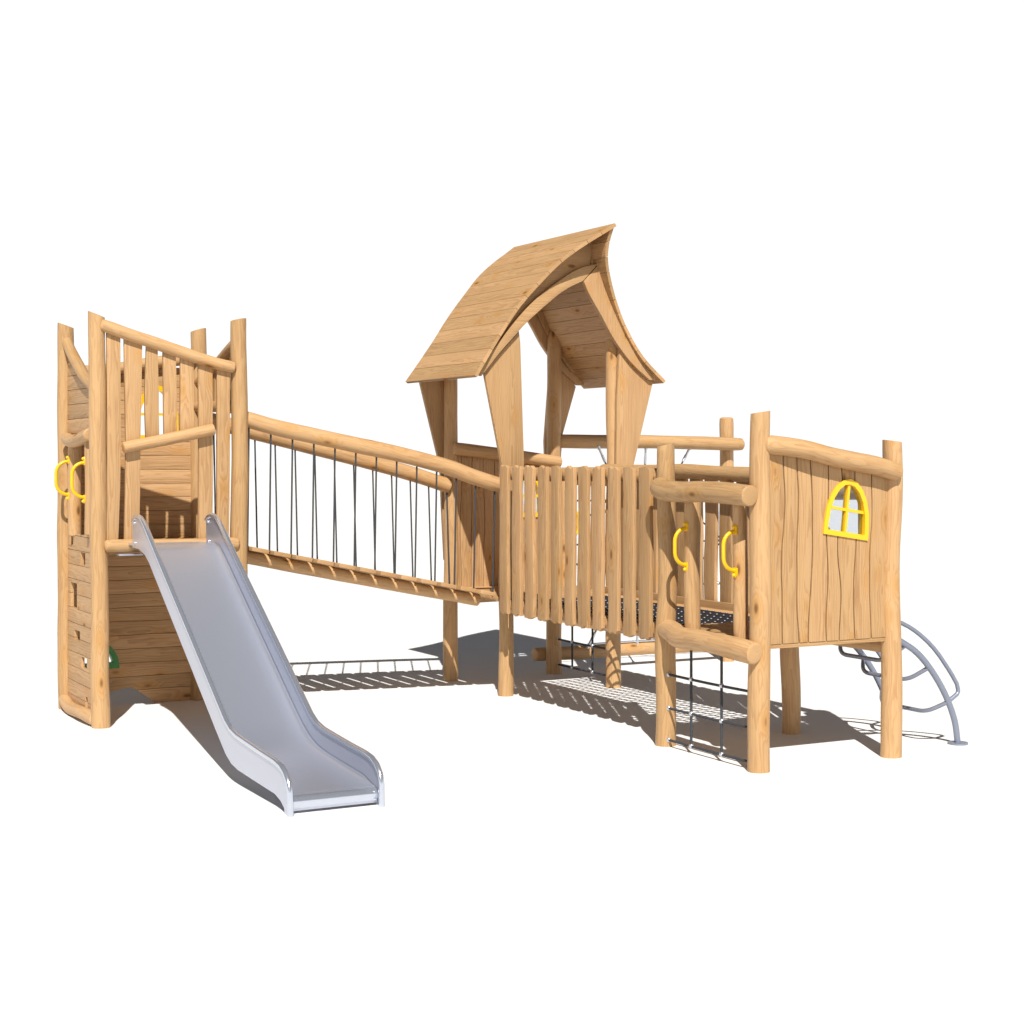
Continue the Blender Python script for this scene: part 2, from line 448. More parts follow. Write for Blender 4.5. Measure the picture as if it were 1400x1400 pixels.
# ------------------------------------------------------------------ slide tower (left)
A = (-3.81, -.04); B = (-3.81, 1.135); C = (-2.615, -.04); D = (-2.615, 1.135)
T1 = empty('play_tower', (-3.21, .55, 0), 'tall square log tower with a plank wall, sloped rails and a metal slide in front', 'play tower', 'timber towers of the playground')
post(T1, *A, 3.42, .076, cut=-.42, lean=(-.035, 0)); post(T1, *B, 3.41, .078, cut=-.36, lean=(-.02, 0))
post(T1, *C, 3.42, .078, cut=.2, lean=(-.01, 0)); post(T1, *D, 3.41, .08, cut=.28)
# deck
mb = MB()
for i in range(9):
    y0 = -.10 + i * .137; box(mb, -3.80, -2.62, y0, y0 + .131, 1.46, 1.5, 'x', .004)
mb.build('deck', 'board', T1)
log(T1, 'deck_log', [(-3.80, -.105, 1.505), (-3.3, -.105, 1.50), (-2.64, -.105, 1.497)], .052, wob=.06, round_end=.7)
log(T1, 'deck_log', [(-3.80, 1.05, 1.41), (-2.62, 1.05, 1.41)], .05)
log(T1, 'top_rail', [(-3.83, -.09, 3.335), (-3.59, -.09, 3.26), (-3.38, -.09, 3.20), (-3.18, -.09, 3.135), (-2.98, -.09, 3.075), (-2.84, -.09, 3.035), (-2.67, -.09, 3.0)], .052, wob=.05, round_end=.7)
log(T1, 'guard_log', [(-3.645, -.115, 2.315), (-3.25, -.115, 2.395), (-2.865, -.115, 2.475)], .05, wob=.04, round_end=.3)
rail = lambda x: 3.26 + (x + 3.59) * -.283
def front_slat(l0, r0, lm, rm, l1, r1, zb):
    zt0 = rail((l0 + r0) / 2) + .0; zs = [zb, zb + (zt0 - zb) * .25, zb + (zt0 - zb) * .5, zb + (zt0 - zb) * .8, zt0]
    Ls = [l1, l1 + (lm - l1) * .7, lm, l0 + (lm - l0) * .35, l0]; Rs = [r1, r1 + (rm - r1) * .7, rm, r0 + (rm - r0) * .35, r0]
    out = [(l, z) for l, z in zip(Ls, zs)] + [(r, z) for r, z in reversed(list(zip(Rs, zs)))]
    out = out[:4] + [(out[4][0], rail(out[4][0]))] + [(out[5][0], rail(out[5][0]))] + out[6:]
    slat(T1, out, (0, -.075, 0), X_, Z_, (0, 1, 0), .035)
front_slat(-3.77, -3.655, -3.765, -3.65, -3.775, -3.675, 1.5)
front_slat(-3.625, -3.47, -3.61, -3.485, -3.625, -3.50, 1.5)
front_slat(-3.435, -3.34, -3.45, -3.33, -3.44, -3.325, 2.36)
front_slat(-3.295, -3.185, -3.29, -3.175, -3.285, -3.17, 2.38)
front_slat(-3.145, -3.03, -3.145, -3.03, -3.15, -3.025, 2.42)
front_slat(-2.99, -2.865, -2.985, -2.86, -2.99, -2.865, 1.5)
front_slat(-2.825, -2.71, -2.825, -2.71, -2.83, -2.72, 1.5)
# side wall of planks (facing -x) with climbing holes and a doorway
zr = [0.03] + [.03 + .127 * i for i in range(1, 27)]
holes = [rect_hole(.42, .585, 1.31, 1.42), rect_hole(.715, .95, .92, 1.14), rect_hole(.605, .81, .645, .735), rect_hole(.36, .56, .43, .525),
         rect_hole(.33, .42, .10, .20), rect_hole(.86, .98, 1.47, 1.56), rect_hole(.36, .85, 1.57, 2.42)]
toplog = [(-3.825, 1.17, 3.30), (-3.83, .94, 3.17), (-3.83, .65, 3.02), (-3.83, .40, 2.905), (-3.82, .02, 2.79)]
def topz(y):
    P = [(p[1], p[2]) for p in toplog][::-1]
    for (y0, z0), (y1, z1) in zip(P, P[1:]):
        if y0 <= y <= y1: return z0 + (z1 - z0) * (y - y0) / (y1 - y0)
    return P[0][1] if y < P[0][0] else P[-1][1]
mb = MB(); planks(mb, (-3.828, 0, 0), Y_, Z_, X_, .022, [wavy(z, .003, i * 3.1) for i, z in enumerate(zr)], -.02, 1.12, holes, topz, gap=.004, bevel=.0012)
mb.build('wall', 'board', T1)
log(T1, 'top_rail', toplog, .05, wob=.06, round_end=.5)
log(T1, 'door_log', [(-3.85, .985, 2.40), (-3.865, .70, 2.375), (-3.86, .12, 2.43)], .056, wob=.08)
log(T1, 'door_jamb', [(-3.815, .845, 1.545), (-3.815, .85, 2.36)], .058, wob=.05); log(T1, 'door_jamb', [(-3.83, .235, 1.58), (-3.83, .23, 2.37)], .05, wob=.05)
log(T1, 'base_log', [(-3.85, 1.10, .085), (-3.865, .8, .055), (-3.868, .4, .07), (-3.84, -.01, .06)], .055, wob=.08, crook=.015, round_end=.5)
handle(T1, -3.866, .845, 1.91, 2.20, (-1, 0, 0), .112); handle(T1, -3.874, .24, 1.90, 2.19, (-1, 0, 0), .108)
# back wall of planks with an arched yellow window above and a green one below
W1 = [(a - 3.03 + .05 * b, b + 2.392) for a, b in arch_pts(.43, .50)]
W2 = [(-3.62 - .265, .335), (-3.62 + .265, .335)] + [(-3.62 + .265 * math.cos(R(a)), .345 + .265 * math.sin(R(a))) for a in range(15, 166, 15)]
crawl = [(-3.62, -.02), (-3.55, .09), (-3.42, .125), (-3.27, .155), (-3.2, .13), (-3.1, .06), (-3.0, -.02)]
zr = [.0] + [.0 + .125 * i for i in range(1, 25)] + [3.06]
mb = MB(); planks(mb, (0, 1.115, 0), X_, Z_, Y_, .04, [wavy(z, .008, 60 + i * 2.7) for i, z in enumerate(zr)], -3.79, -2.63,
                  [poly_hole(W1, .9), poly_hole(W2, .9), poly_hole(crawl, 1.0)], None, gap=.004)
mb.build('wall', 'board', T1)
window(T1, W1, (0, 1.098, 0), X_, Z_, Y_, .075, 'yellow', .022, .045, pane=False)
window(T1, W2, (0, 1.098, 0), X_, Z_, Y_, .075, 'green', .022, .052, pane=False, bars=False)
log(T1, 'top_rail', [(-3.79, 1.08, 2.98), (-3.36, 1.08, 3.03), (-3.0, 1.08, 3.10), (-2.63, 1.08, 3.15)], .055, wob=.07)
# bridge side: sloped rail with short slats over the doorway
log(T1, 'top_rail', [(-2.63, -.02, 3.23), (-2.63, .4, 3.10), (-2.62, .8, 2.98), (-2.62, 1.12, 2.92)], .05, wob=.06)
log(T1, 'door_log', [(-2.63, -.02, 2.66), (-2.63, 1.12, 2.70)], .05, wob=.06)
for i in range(6):
    y = .11 + i * .18; slat(T1, wav_slat(y, .125, 2.64, 3.19 - y * .31, i * 5.3), (-2.635, 0, 0), Y_, Z_, X_, .03)

# ------------------------------------------------------------------ metal slide
S = empty('slide', (-3.31, -2.1, 0), 'shiny steel slide running down from the tall tower to the ground', 'slide')
topP = [(-.34, 1.715), (-.40, 1.745), (-.48, 1.757), (-.56, 1.748), (-.64, 1.72), (-.72, 1.675), (-.80, 1.625), (-1.22, 1.36), (-1.87, .96), (-2.45, .60), (-2.74, .42), (-2.85, .375), (-2.98, .35), (-3.15, .337), (-3.43, .317), (-3.70, .30), (-3.80, .285), (-3.87, .255), (-3.92, .205), (-3.94, .14), (-3.945, .05)]
botP = [(-.34, 1.50), (-.52, 1.495), (-.70, 1.46), (-.82, 1.405), (-1.16, 1.19), (-1.87, .74), (-2.52, .325), (-2.74, .19), (-2.86, .145), (-3.0, .125), (-3.4, .108), (-3.70, .095), (-3.80, .07), (-3.86, .035), (-3.865, .0)]
stretch = lambda P: [(a if a > -3.4 else a + (a + 3.4) * .08, b) for a, b in P]
topP, botP = stretch(topP), stretch(botP); yend = topP[-1][0]
for x, sgn in ((-3.62, 1), (-3.0, -1)):
    mb = MB(); prism(mb, topP + [(yend, 0)] + botP[::-1], (x - .006, 0, 0), Y_, Z_, X_, .012, 'a', 0)
    sp = mb.build('side_panel', 'steel', S, sharp=30)
    mb = MB(); tube(mb, [(x, a, b) for a, b in topP] + [(x, yend, .0)], .021, 16, resample=False, round_end=0)
    mb.build('hand_rail', 'tube', sp)
    for (yy, zz) in ((-.385, 1.70), (-.42, 1.54)):
        mb = MB(); tube(mb, [(x - .016, yy, zz), (x + .016, yy, zz)], .013, 10, round_end=.2); mb.build('bolt', 'fitting', sp)
bed = [(-.13, 1.525), (-.45, 1.53), (-.62, 1.515), (-.78, 1.44), (-1.22, 1.165), (-1.87, .755), (-2.45, .39), (-2.66, .275), (-2.82, .215), (-3.02, .18), (-3.4, .15), (-3.80, .125), (-3.86, .118), (-3.895, .10), (-3.905, .065), (-3.895, .02)]
bedS = catmull([(0, a, b) for a, b in stretch(bed)], 90)
V = []; F = []; cs = []
w = .60; x0 = -3.61; rad = .06
for th in (.02, 0):                                                    # top sheet and underside
    pass
prof = [(0, .03), (.003, .018), (.01, .008), (.022, .002), (.04, 0), (.30, -.003), (.56, 0), (.578, .002), (.59, .008), (.597, .018), (.60, .03)]
for i, p in enumerate(bedS):
    d = (bedS[min(i + 1, 90)] - bedS[max(i - 1, 0)]).normalized(); nrm = Vector((0, -d.z, d.y)); nrm = -nrm if nrm.z < 0 or (nrm.z == 0 and nrm.y > 0) else nrm
    k = 1.0 if p.y > -3.7 else max(.0, 1 - (-3.7 - p.y) / .15)
    if p.y > -.75: k = max(0.0, (-.42 - p.y) / .33)
    if p.y < -3.92: nrm = Vector((0, -1, .15)).normalized()
    for off in (0, -.016):
        for (a, h) in prof: V.append(Vector((x0 + a + (.0 if True else 0), p.y, p.z)) + nrm * (h * k + off))
m = len(prof); st = 2 * m
for i in range(90):
    for k in range(m - 1):
        F.append((i * st + k, i * st + k + 1, (i + 1) * st + k + 1, (i + 1) * st + k)); F.append((i * st + m + k + 1, i * st + m + k, (i + 1) * st + m + k, (i + 1) * st + m + k + 1))
    for k in (0, m - 1): F.append((i * st + k, (i + 1) * st + k, (i + 1) * st + m + k, i * st + m + k))
for i in (0, 90):
    for k in range(m - 1): F.append((i * st + k, i * st + m + k, i * st + m + k + 1, i * st + k + 1))
mb = MB(); mb.piece(V, F, V); mb.build('slide_bed', 'steel', S, sharp=40)
mb = MB(); tube(mb, [(-3.605, -3.92, .072), (-3.015, -3.92, .072)], .044, 20, round_end=0); mb.build('end_bar', 'tube', S)
mb = MB(); box(mb, -3.70, -3.50, -.20, -.06, 1.425, 1.437, 'x', .002); mb.build('bracket', 'steel', S)

# ------------------------------------------------------------------ sloping bridge
BR = empty('rope_bridge', (-1.3, .55, 0), 'sloping plank footbridge with log handrails and thin dark upright ropes', 'bridge')
nearR = [(-2.55, 0, 2.57), (-2.29, 0, 2.50), (-1.92, 0, 2.425), (-1.54, 0, 2.35), (-1.15, 0, 2.275), (-.76, 0, 2.185), (-.56, 0, 2.13), (-.35, 0, 2.055), (-.05, 0, 1.97)]
farR = [(-2.56, 1.13, 2.59), (-2.16, 1.13, 2.49), (-1.88, 1.13, 2.425), (-1.48, 1.13, 2.33), (-1.07, 1.13, 2.23), (-.65, 1.13, 2.125), (-.33, 1.13, 2.035), (-.04, 1.13, 1.945)]
log(BR, 'hand_rail', nearR, .071, wob=.04, crook=.0); log(BR, 'hand_rail', farR, .074, wob=.05, crook=.0)
def interp(P, x):
    for a, b in zip(P, P[1:]):
        if a[0] <= x <= b[0]: return a[2] + (b[2] - a[2]) * (x - a[0]) / (b[0] - a[0])
    return P[0][2] if x < P[0][0] else P[-1][2]
fl = lambda x: 1.462 + (x + 2.50) * (.965 - 1.462) / 2.42
for y, P in ((0, nearR), (1.13, farR)):
    for i in range(13):
        x = -2.515 + i * .2 + (.045 if y else 0); mb = MB(); tube(mb, [(x, y, interp(P, x)), (x + .004, y + (-.06 if y else .05), fl(x) - .01)], .0085, 8, n=2, round_end=0); mb.build('rope', 'rope', BR)
ang = math.atan2(.965 - 1.462, 2.42); dv = Vector((math.cos(ang), 0, math.sin(ang))); nv = Vector((-math.sin(ang), 0, math.cos(ang)))
Ltot = 2.42 / math.cos(ang); NP = 12; pw = Ltot / NP
for i in range(NP):
    s0 = i * pw; e = RNG.uniform(-.012, .012)
    mb = MB(); prism(mb, [(s0, -.045 + e), (s0 + pw - .046, -.045 + e * .5), (s0 + pw - .046, 1.175 + e), (s0, 1.175 + e)], Vector((-2.50, 0, 1.462)) - nv * .036, dv, Y_, nv, .036, 'b', .005)
    mb.build('floor_plank', 'board', BR)
for y in (.16, .97):
    log(BR, 'floor_beam', [(-2.52, y, 1.37), (-1.9, y, 1.24), (-1.2, y, 1.093), (-.6, y, .972), (-.21, y, .893)], .057, wob=.05, crook=.0, round_end=.15, seg=22)

# ------------------------------------------------------------------ roofed tower (middle)
E_ = (0, 0); F_ = (0, 1.18); G_ = (1.185, 1.18); H_ = (1.185, 0)
T2 = empty('roofed_tower', (.59, .59, 0), 'square log tower under a tall curved plank roof with a pointed ridge', 'play tower', 'timber towers of the playground')
post(T2, *E_, 3.28, .072, lean=(.02, 0)); post(T2, *F_, 3.10, .075, crook=.015); post(T2, *G_, 3.54, .08, crook=.02, round_end=(0, .5)); post(T2, *H_, 3.38, .075, lean=(-.01, 0))
RL = [(-.448, 2.985), (-.215, 3.32), (.018, 3.652), (.27, 3.94), (.43, 4.10), (.625, 4.247), (.795, 4.357), (.905, 4.43)]
RR = [(.905, 4.405), (.897, 4.25), (.92, 4.10), (.99, 3.925), (1.09, 3.71), (1.226, 3.455), (1.40, 3.20), (1.63, 2.975)]
def flare(z):
    t = min(1, max(0, (z - 3) / 1.43)); return .24 * t * t - .075 * math.sin(math.pi * t)
def roof_half(P, nrows, sgn, name):
    C2 = catmull([(a, 0, b) for a, b in P], 120); mb = MB()
    Ls = [0]
    for i in range(120): Ls.append(Ls[-1] + (C2[i + 1] - C2[i]).length)
    def at(s):
        s = min(max(s, 0), Ls[-1]); k = 0
        while k < 119 and Ls[k + 1] < s: k += 1
        t = (s - Ls[k]) / (Ls[k + 1] - Ls[k]); p = C2[k].lerp(C2[k + 1], t); d = (C2[k + 1] - C2[k]).normalized()
        return p, Vector((-d.z, 0, d.x)) * sgn
    rows = [Ls[-1] * i / nrows for i in range(nrows + 1)]
    for i in range(nrows):
        a, b = rows[i] + (.002 if i else 0), rows[i + 1] - (.002 if i < nrows - 1 else 0)
        V = []; G = []; Fc = []; K = 4; J = 8
        ox, oy, oz = RNG.uniform(-40, 40), RNG.uniform(-40, 40), RNG.uniform(-40, 40)
        e0, e1 = RNG.uniform(-.0012, .0012), RNG.uniform(-.0012, .0012)
        for side in (0, 1):
            for k in range(K + 1):
                p, nn = at(a + (b - a) * k / K)
                if side and k in (0, K): pass
                for j in range(J + 1):
                    yf = -.24 - flare(p.z) + e0; yb = 1.29 + flare(p.z) + e1; y = yf + (yb - yf) * j / J
                    V.append(Vector((p.x, y, p.z)) - nn * (.032 * side)); G.append((y + ox, (b - a) * k / K + oy, -.032 * side + oz))
        W = J + 1; S2 = (K + 1) * W
        for k in range(K):
            for j in range(J):
                q = (k * W + j, k * W + j + 1, (k + 1) * W + j + 1, (k + 1) * W + j); Fc.append(q); Fc.append(tuple(S2 + z for z in reversed(q)))
        for j in range(J):
            for k in (0, K): Fc.append((k * W + j, k * W + j + 1, S2 + k * W + j + 1, S2 + k * W + j))
        for k in range(K):
            for j in (0, J): Fc.append((k * W + j, (k + 1) * W + j, S2 + (k + 1) * W + j, S2 + k * W + j))
        mb.piece(V, Fc, G, (0, oy + .07 + RNG.uniform(-.05, .05), oz + RNG.uniform(.03, .12)))
    # underlay strip keeps light out of the joints
    V = []; Fc = []; Kn = 48
    for i in range(Kn + 1):
        p, nn = at(Ls[-1] * i / Kn)
        for off in (.012, .022):
            for y in (-.23 - flare(p.z), 1.28 + flare(p.z)): V.append(Vector((p.x, y, p.z)) - nn * off)
    for i in range(Kn):
        o = i * 4
        Fc += [(o, o + 1, o + 5, o + 4), (o + 2, o + 6, o + 7, o + 3), (o, o + 4, o + 6, o + 2), (o + 1, o + 3, o + 7, o + 5)]
    Fc += [(0, 2, 3, 1), (Kn * 4, Kn * 4 + 1, Kn * 4 + 3, Kn * 4 + 2)]
    mb.piece(V, Fc, [(v.y, v.x, v.z) for v in V], (0, .5, 2.6))
    return mb.build(name, 'board', T2, sharp=40)
roof_half(RL, 13, 1, 'roof_slope'); roof_half(RR, 12, 1, 'roof_slope')
# arched boards under both gables, mitred at the top
def smooth2(P, n): return [(p.x, p.z) for p in catmull([(a, 0, b) for a, b in P], n)]
outL = smooth2([(-0.382, 3.02), (-0.087, 3.385), (0.213, 3.70), (0.533, 3.93), (0.703, 4.025), (0.913, 4.085)], 24)
inL = smooth2([(-0.342, 2.98), (-0.152, 3.20), (0.023, 3.38), (0.143, 3.50), (0.423, 3.73), (0.573, 3.83), (0.743, 3.91)], 24)
outR = smooth2([(0.918, 4.08), (0.973, 3.955), (1.048, 3.80), (1.178, 3.55), (1.358, 3.26), (1.593, 2.985)], 24)
inR = smooth2([(0.748, 3.905), (0.813, 3.78), (0.948, 3.58), (1.083, 3.37), (1.278, 3.15), (1.488, 2.985)], 24)
for y, nm in ((-.17, 'gable_board'), (1.215, 'gable_board')):
    slat(T2, outL + inL[::-1], (0, y, 0), X_, Z_, Y_, .05, nm, 'a', .004)
    slat(T2, [(a + .001, b) for a, b in outR] + [(a + .001, b) for a, b in inR[::-1]], (0, y, 0), X_, Z_, Y_, .05, nm, 'b', .004)
# boards closing the gables between arch and roof, set back in the shade
inl = lambda P, d: [(p.x + n_.x * d, p.z + n_.z * d) for p, n_ in [(q, Vector(((b - a).z, 0, -(b - a).x)).normalized()) for q, a, b in zip(P, [P[0]] + P[:-1], P[1:] + [P[-1]])]]
gl = inl(catmull([(a, 0, b) for a, b in RL], 30), .026); gr = inl(catmull([(a, 0, b) for a, b in RR], 30), .026)
midL = [((a + c) / 2, (b + d) / 2) for (a, b), (c, d) in zip(outL, inL)]; midR = [((a + c) / 2, (b + d) / 2) for (a, b), (c, d) in zip(outR, inR)]
for y in (-.115, 1.17):
    slat(T2, [q for q in gl if 3.1 < q[1] < 4.37] + [(.872, 4.37), (.872, 4.2)] + [midL[-1]] + [q for q in midL[::-1] if q[1] > 3.08], (0, y, 0), X_, Z_, Y_, .022, 'gable_panel', 'a', 0)
    slat(T2, [(.876, 4.2)] + [q for q in gr if 3.1 < q[1] < 4.1] + [q for q in midR[::-1] if q[1] > 3.1] + [(.86, 4.02)], (0, y + .002, 0), X_, Z_, Y_, .022, 'gable_panel', 'b', 0)
# flared boards in front of and behind the posts
slat(T2, [(-.05, 1.2), (.08, 1.2), (.13, 2.17), (.09, 3.30), (.075, 3.41), (-.29, 3.03), (-.10, 2.15)], (0, -.125, 0), X_, Z_, Y_, .042, 'corner_board')
slat(T2, [(1.12, 1.1), (1.20, 1.1), (1.235, 1.6), (1.34, 2.17), (1.43, 2.50), (1.57, 3.01), (1.18, 3.37), (1.15, 2.8), (1.14, 2.17)], (0, -.125, 0), X_, Z_, Y_, .042, 'corner_board')
slat(T2, [(-.03, 1.2), (.03, 1.2), (.04, 3.28), (-.30, 2.98), (-.075, 2.13), (-.06, 1.75)], (0, 1.25, 0), X_, Z_, Y_, .045, 'corner_board')
slat(T2, [(1.15, 1.6), (1.26, 1.6), (1.33, 2.47), (1.49, 2.97), (1.20, 3.35), (1.12, 2.4)], (0, 1.25, 0), X_, Z_, Y_, .045, 'corner_board')
mb = MB()
for i in range(9):
    y0 = -.03 + i * .137; box(mb, -.10, 1.25, y0, y0 + .131, .89, .93, 'x', .004)
mb.build('deck', 'board', T2)
for y in (.12, 1.05): log(T2, 'deck_log', [(.06, y, .83), (1.2, y, .83)], .055)
# back panel
rowsx = [.02, .10, .225, .36, .48, .60, .73, .86, .99, 1.10, 1.17]
rows = [wavy(x, .022, 200 + i * 4.1) for i, x in enumerate(rowsx)]
W3 = [(b + 1.62, a + .85 + .06 * (b)) for a, b in arch_pts(.38, .46)]
btop = lambda x: 2.31 - (x - .06) * .12
mb = MB(); planks(mb, (0, 1.16, 0), Z_, X_, Y_, .036, rows, .90, btop, [poly_hole(W3, .9)], None, gap=.006)
mb.build('wall', 'board', T2)
window(T2, [(b, a) for a, b in W3], (0, 1.14, 0), X_, Z_, Y_, .07, 'yellow', .025, .045)
log(T2, 'top_rail', [(-.02, 1.08, 2.325), (.45, 1.08, 2.27), (.77, 1.08, 2.235), (1.2, 1.08, 2.18)], .062, wob=.06)
# entrance on the far side (+x): cross logs, jambs, handles
log(T2, 'door_log', [(1.28, -.05, 2.03), (1.29, .55, 2.0), (1.28, 1.22, 2.03)], .062, wob=.07); log(T2, 'door_log', [(1.25, .0, .86), (1.25, 1.16, .86)], .065)
log(T2, 'door_jamb', [(1.2, .36, .90), (1.2, .36, 2.0)], .05); log(T2, 'door_jamb', [(1.2, .98, .90), (1.2, .98, 2.0)], .05)
handle(T2, 1.25, .36, 1.41, 1.71, (1, 0, 0), .11); handle(T2, 1.25, .98, 1.41, 1.71, (1, 0, 0), .11)

# ------------------------------------------------------------------ net walkway between the two lower towers
NW = empty('net_walkway', (.5, -1.5, 0), 'walkway with a black net floor between two fences of upright wooden slats', 'walkway')
def jag(w):     # slightly pointed, uneven slat ends
    k = RNG.choice((0, 1, 2)); e = RNG.uniform(.022, .036)
    return [(-w / 2, -e), (-w * .12, 0), (w / 2, -e * .4)] if k == 0 else [(-w / 2, -e * .3), (-w * .2, -e), (w * .12, 0), (w / 2, -e)] if k == 1 else [(-w / 2, -e), (-w * .25, -e * .1), (w * .1, -e * .7), (w * .32, 0), (w / 2, -e * .6)]
def fence_slat(yc, x, w, z0, z1):
    s = RNG.random() * 99; L = []; Rr = []; hw = w / 2; k = 7; lean = RNG.uniform(-.012, .012)
    top = jag(w); bot = jag(w)
    for i in range(1, k):
        z = z0 + .03 + (z1 - z0 - .06) * i / k
        o = lean * (i / k - .5)
        L.append((yc - hw + o + .022 * mnoise.noise(Vector((z * 2.2, s, 0))), z)); Rr.append((yc + hw + o + .022 * mnoise.noise(Vector((z * 2.2, s, 7))), z))
    out = [(yc + a, z0 - b * .9) for a, b in bot] + Rr + [(yc + a, z1 + b) for a, b in reversed(top)] + L[::-1]
    slat(NW, out, (x, 0, 0), Y_, Z_, X_, .036, 'slat', 'b', .004)
fy = [-.31, -.55, -.79, -1.03, -1.265, -1.505, -1.735, -1.97, -2.215, -2.45, -2.69]
for i, y in enumerate(fy):
    fence_slat(y - .05, -.215, .148 + RNG.uniform(-.012, .012), .80, 2.165)
for i, y in enumerate(fy):
    fence_slat(y - .01, 1.10, .17 + RNG.uniform(-.012, .012), .80, 2.10)
log(NW, 'top_rail', [(-.117, -.30, 2.085), (-.115, -.9, 2.09), (-.115, -1.8, 2.10), (-.115, -2.86, 2.085)], .062, wob=.08, crook=.02)
log(NW, 'top_rail', [(1.03, -.06, 2.105), (1.03, -1.3, 2.105), (1.03, -2.0, 2.10), (1.03, -2.86, 2.09)], .065, wob=.06, crook=.015)
log(NW, 'floor_beam', [(-.112, -.30, .865), (-.112, -1.5, .86), (-.115, -2.88, .865)], .064, wob=.08, crook=.02); log(NW, 'floor_beam', [(1.03, -.06, .86), (1.03, -2.88, .86)], .066, wob=.05)
mb = MB(); box(mb, 1.03, 1.06, -2.86, -.08, .915, .99, 'y', .006); mb.build('kick_board', 'board', NW)
mb = MB(); sp = .0975
xs = [.01 + i * sp for i in range(11)]; ys = [-2.84 + i * sp for i in range(29)]
sag = lambda x, y: .905 - .03 * math.sin(math.pi * (x + .05) / 1.1)
for x in xs: tube(mb, [(x, y, sag(x, y)) for y in (-2.88, -1.5, -.08)], .011, 8, n=4, round_end=0)
for y in ys: tube(mb, [(x, y, sag(x, y) + .004) for x in (-.06, .22, .5, .78, 1.02)], .011, 8, n=10, round_end=0)
net = mb.build('net_floor', 'mesh', NW)
mb = MB()
for x in xs:
    for y in ys: ball(mb, (x, y, sag(x, y) + .0135), .0095, 1, 1, .6, 4)
k = mb.build('net_connectors', 'fitting', net); k['kind'] = 'stuff'

# ------------------------------------------------------------------ small tower (right)
K_ = (-.15, -2.94); I_ = (-.15, -4.15); J_ = (1.067, -4.15); L_ = (1.067, -2.94)
T3 = empty('play_tower', (.46, -3.55, 0), 'low log tower with a board panel and yellow arched window facing the front', 'play tower', 'timber towers of the playground')
post(T3, *K_, 2.335, .083, cut=.24, lean=(.01, 0), taper=.85); post(T3, *I_, 2.56, .083, cut=.16, lean=(.02, 0), taper=.85)
post(T3, *J_, 2.36, .08, cut=-.13, lean=(.01, 0), taper=.9); post(T3, *L_, 2.25, .078)
rowsx = [-.10, .045, .18, .295, .445, .565, .715, .855, 1.03]
rows = [wavy(x, .038 if 0 < i < 8 else 0, 300 + i * 3.3) for i, x in enumerate(rowsx)]
sill = Vector((.61, 1.652)); ca, sa = math.cos(R(-8.5)), math.sin(R(-8.5))
W4 = [(sill.x + a * ca - b * sa - b * .04, sill.y + a * sa + b * ca) for a, b in arch_pts(.415, .43)]
ptop = lambda x: 2.30 - (x + .1) * .155
mb = MB(); planks(mb, (0, -4.175, 0), Z_, X_, Y_, .036, rows, .90, ptop, [poly_hole([(b, a) for a, b in W4], .9)], None, gap=.011)
mb.build('wall', 'board', T3)
mb = MB(); box(mb, -.09, 1.01, -4.168, -4.135, .868, .899, 'x', .003); mb.build('panel_sill', 'board', T3)
window(T3, W4, (0, -4.188, 0), X_, Z_, Y_, .065, 'yellow', .021, .037)
log(T3, 'top_rail', [(-.13, -4.165, 2.33), (-.02, -4.195, 2.32), (.21, -4.235, 2.29), (.42, -4.235, 2.25), (.64, -4.235, 2.215), (.86, -4.235, 2.18), (1.075, -4.235, 2.12)], .068, wob=.05, round_end=.6)
mb = MB()
for i in range(9):
    x0 = -.12 + i * .132; box(mb, x0, x0 + .126, -4.13, -2.93, .885, .925, 'y', .004)
mb.build('deck', 'board', T3)
log(T3, 'deck_log', [(-.1, -2.90, .83), (1.05, -2.90, .83)], .055); log(T3, 'deck_log', [(1.067, -4.13, .83), (1.067, -2.95, .83)], .06)
# entrance facing -x
log(T3, 'door_log', [(-.24, -2.995, 2.01), (-.275, -3.14, 1.98), (-.29, -3.41, 1.97), (-.29, -3.67, 1.98), (-.285, -3.95, 1.98), (-.26, -4.205, 1.965)], .08, wob=.07, round_end=.2, crook=.015)
log(T3, 'door_log', [(-.155, -2.97, .905), (-.185, -3.12, .893), (-.25, -3.32, .875), (-.28, -3.72, .885), (-.275, -4.05, .875), (-.245, -4.24, .855)], .08, wob=.09, round_end=.2, crook=.015)
log(T3, 'door_jamb', [(-.145, -3.315, .92), (-.145, -3.31, 1.97)], .062, wob=.07); log(T3, 'door_jamb', [(-.148, -3.935, .92), (-.148, -3.92, 1.97)], .052, wob=.09)
handle(T3, -.203, -3.315, 1.425, 1.70, (-1, 0, 0), .105); handle(T3, -.197, -3.935, 1.42, 1.70, (-1, 0, 0), .105)
# entrance facing +x, where the metal climber stands
log(T3, 'door_log', [(1.15, -2.92, 1.97), (1.15, -4.06, 1.98)], .07, wob=.07)
log(T3, 'door_jamb', [(1.08, -3.22, .92), (1.08, -3.22, 1.95)], .055, wob=.07); log(T3, 'door_jamb', [(1.08, -3.84, .92), (1.08, -3.84, 1.95)], .055, wob=.07)
handle(T3, 1.138, -3.22, 1.42, 1.70, (1, 0, 0), .105); handle(T3, 1.138, -3.84, 1.42, 1.70, (1, 0, 0), .105)

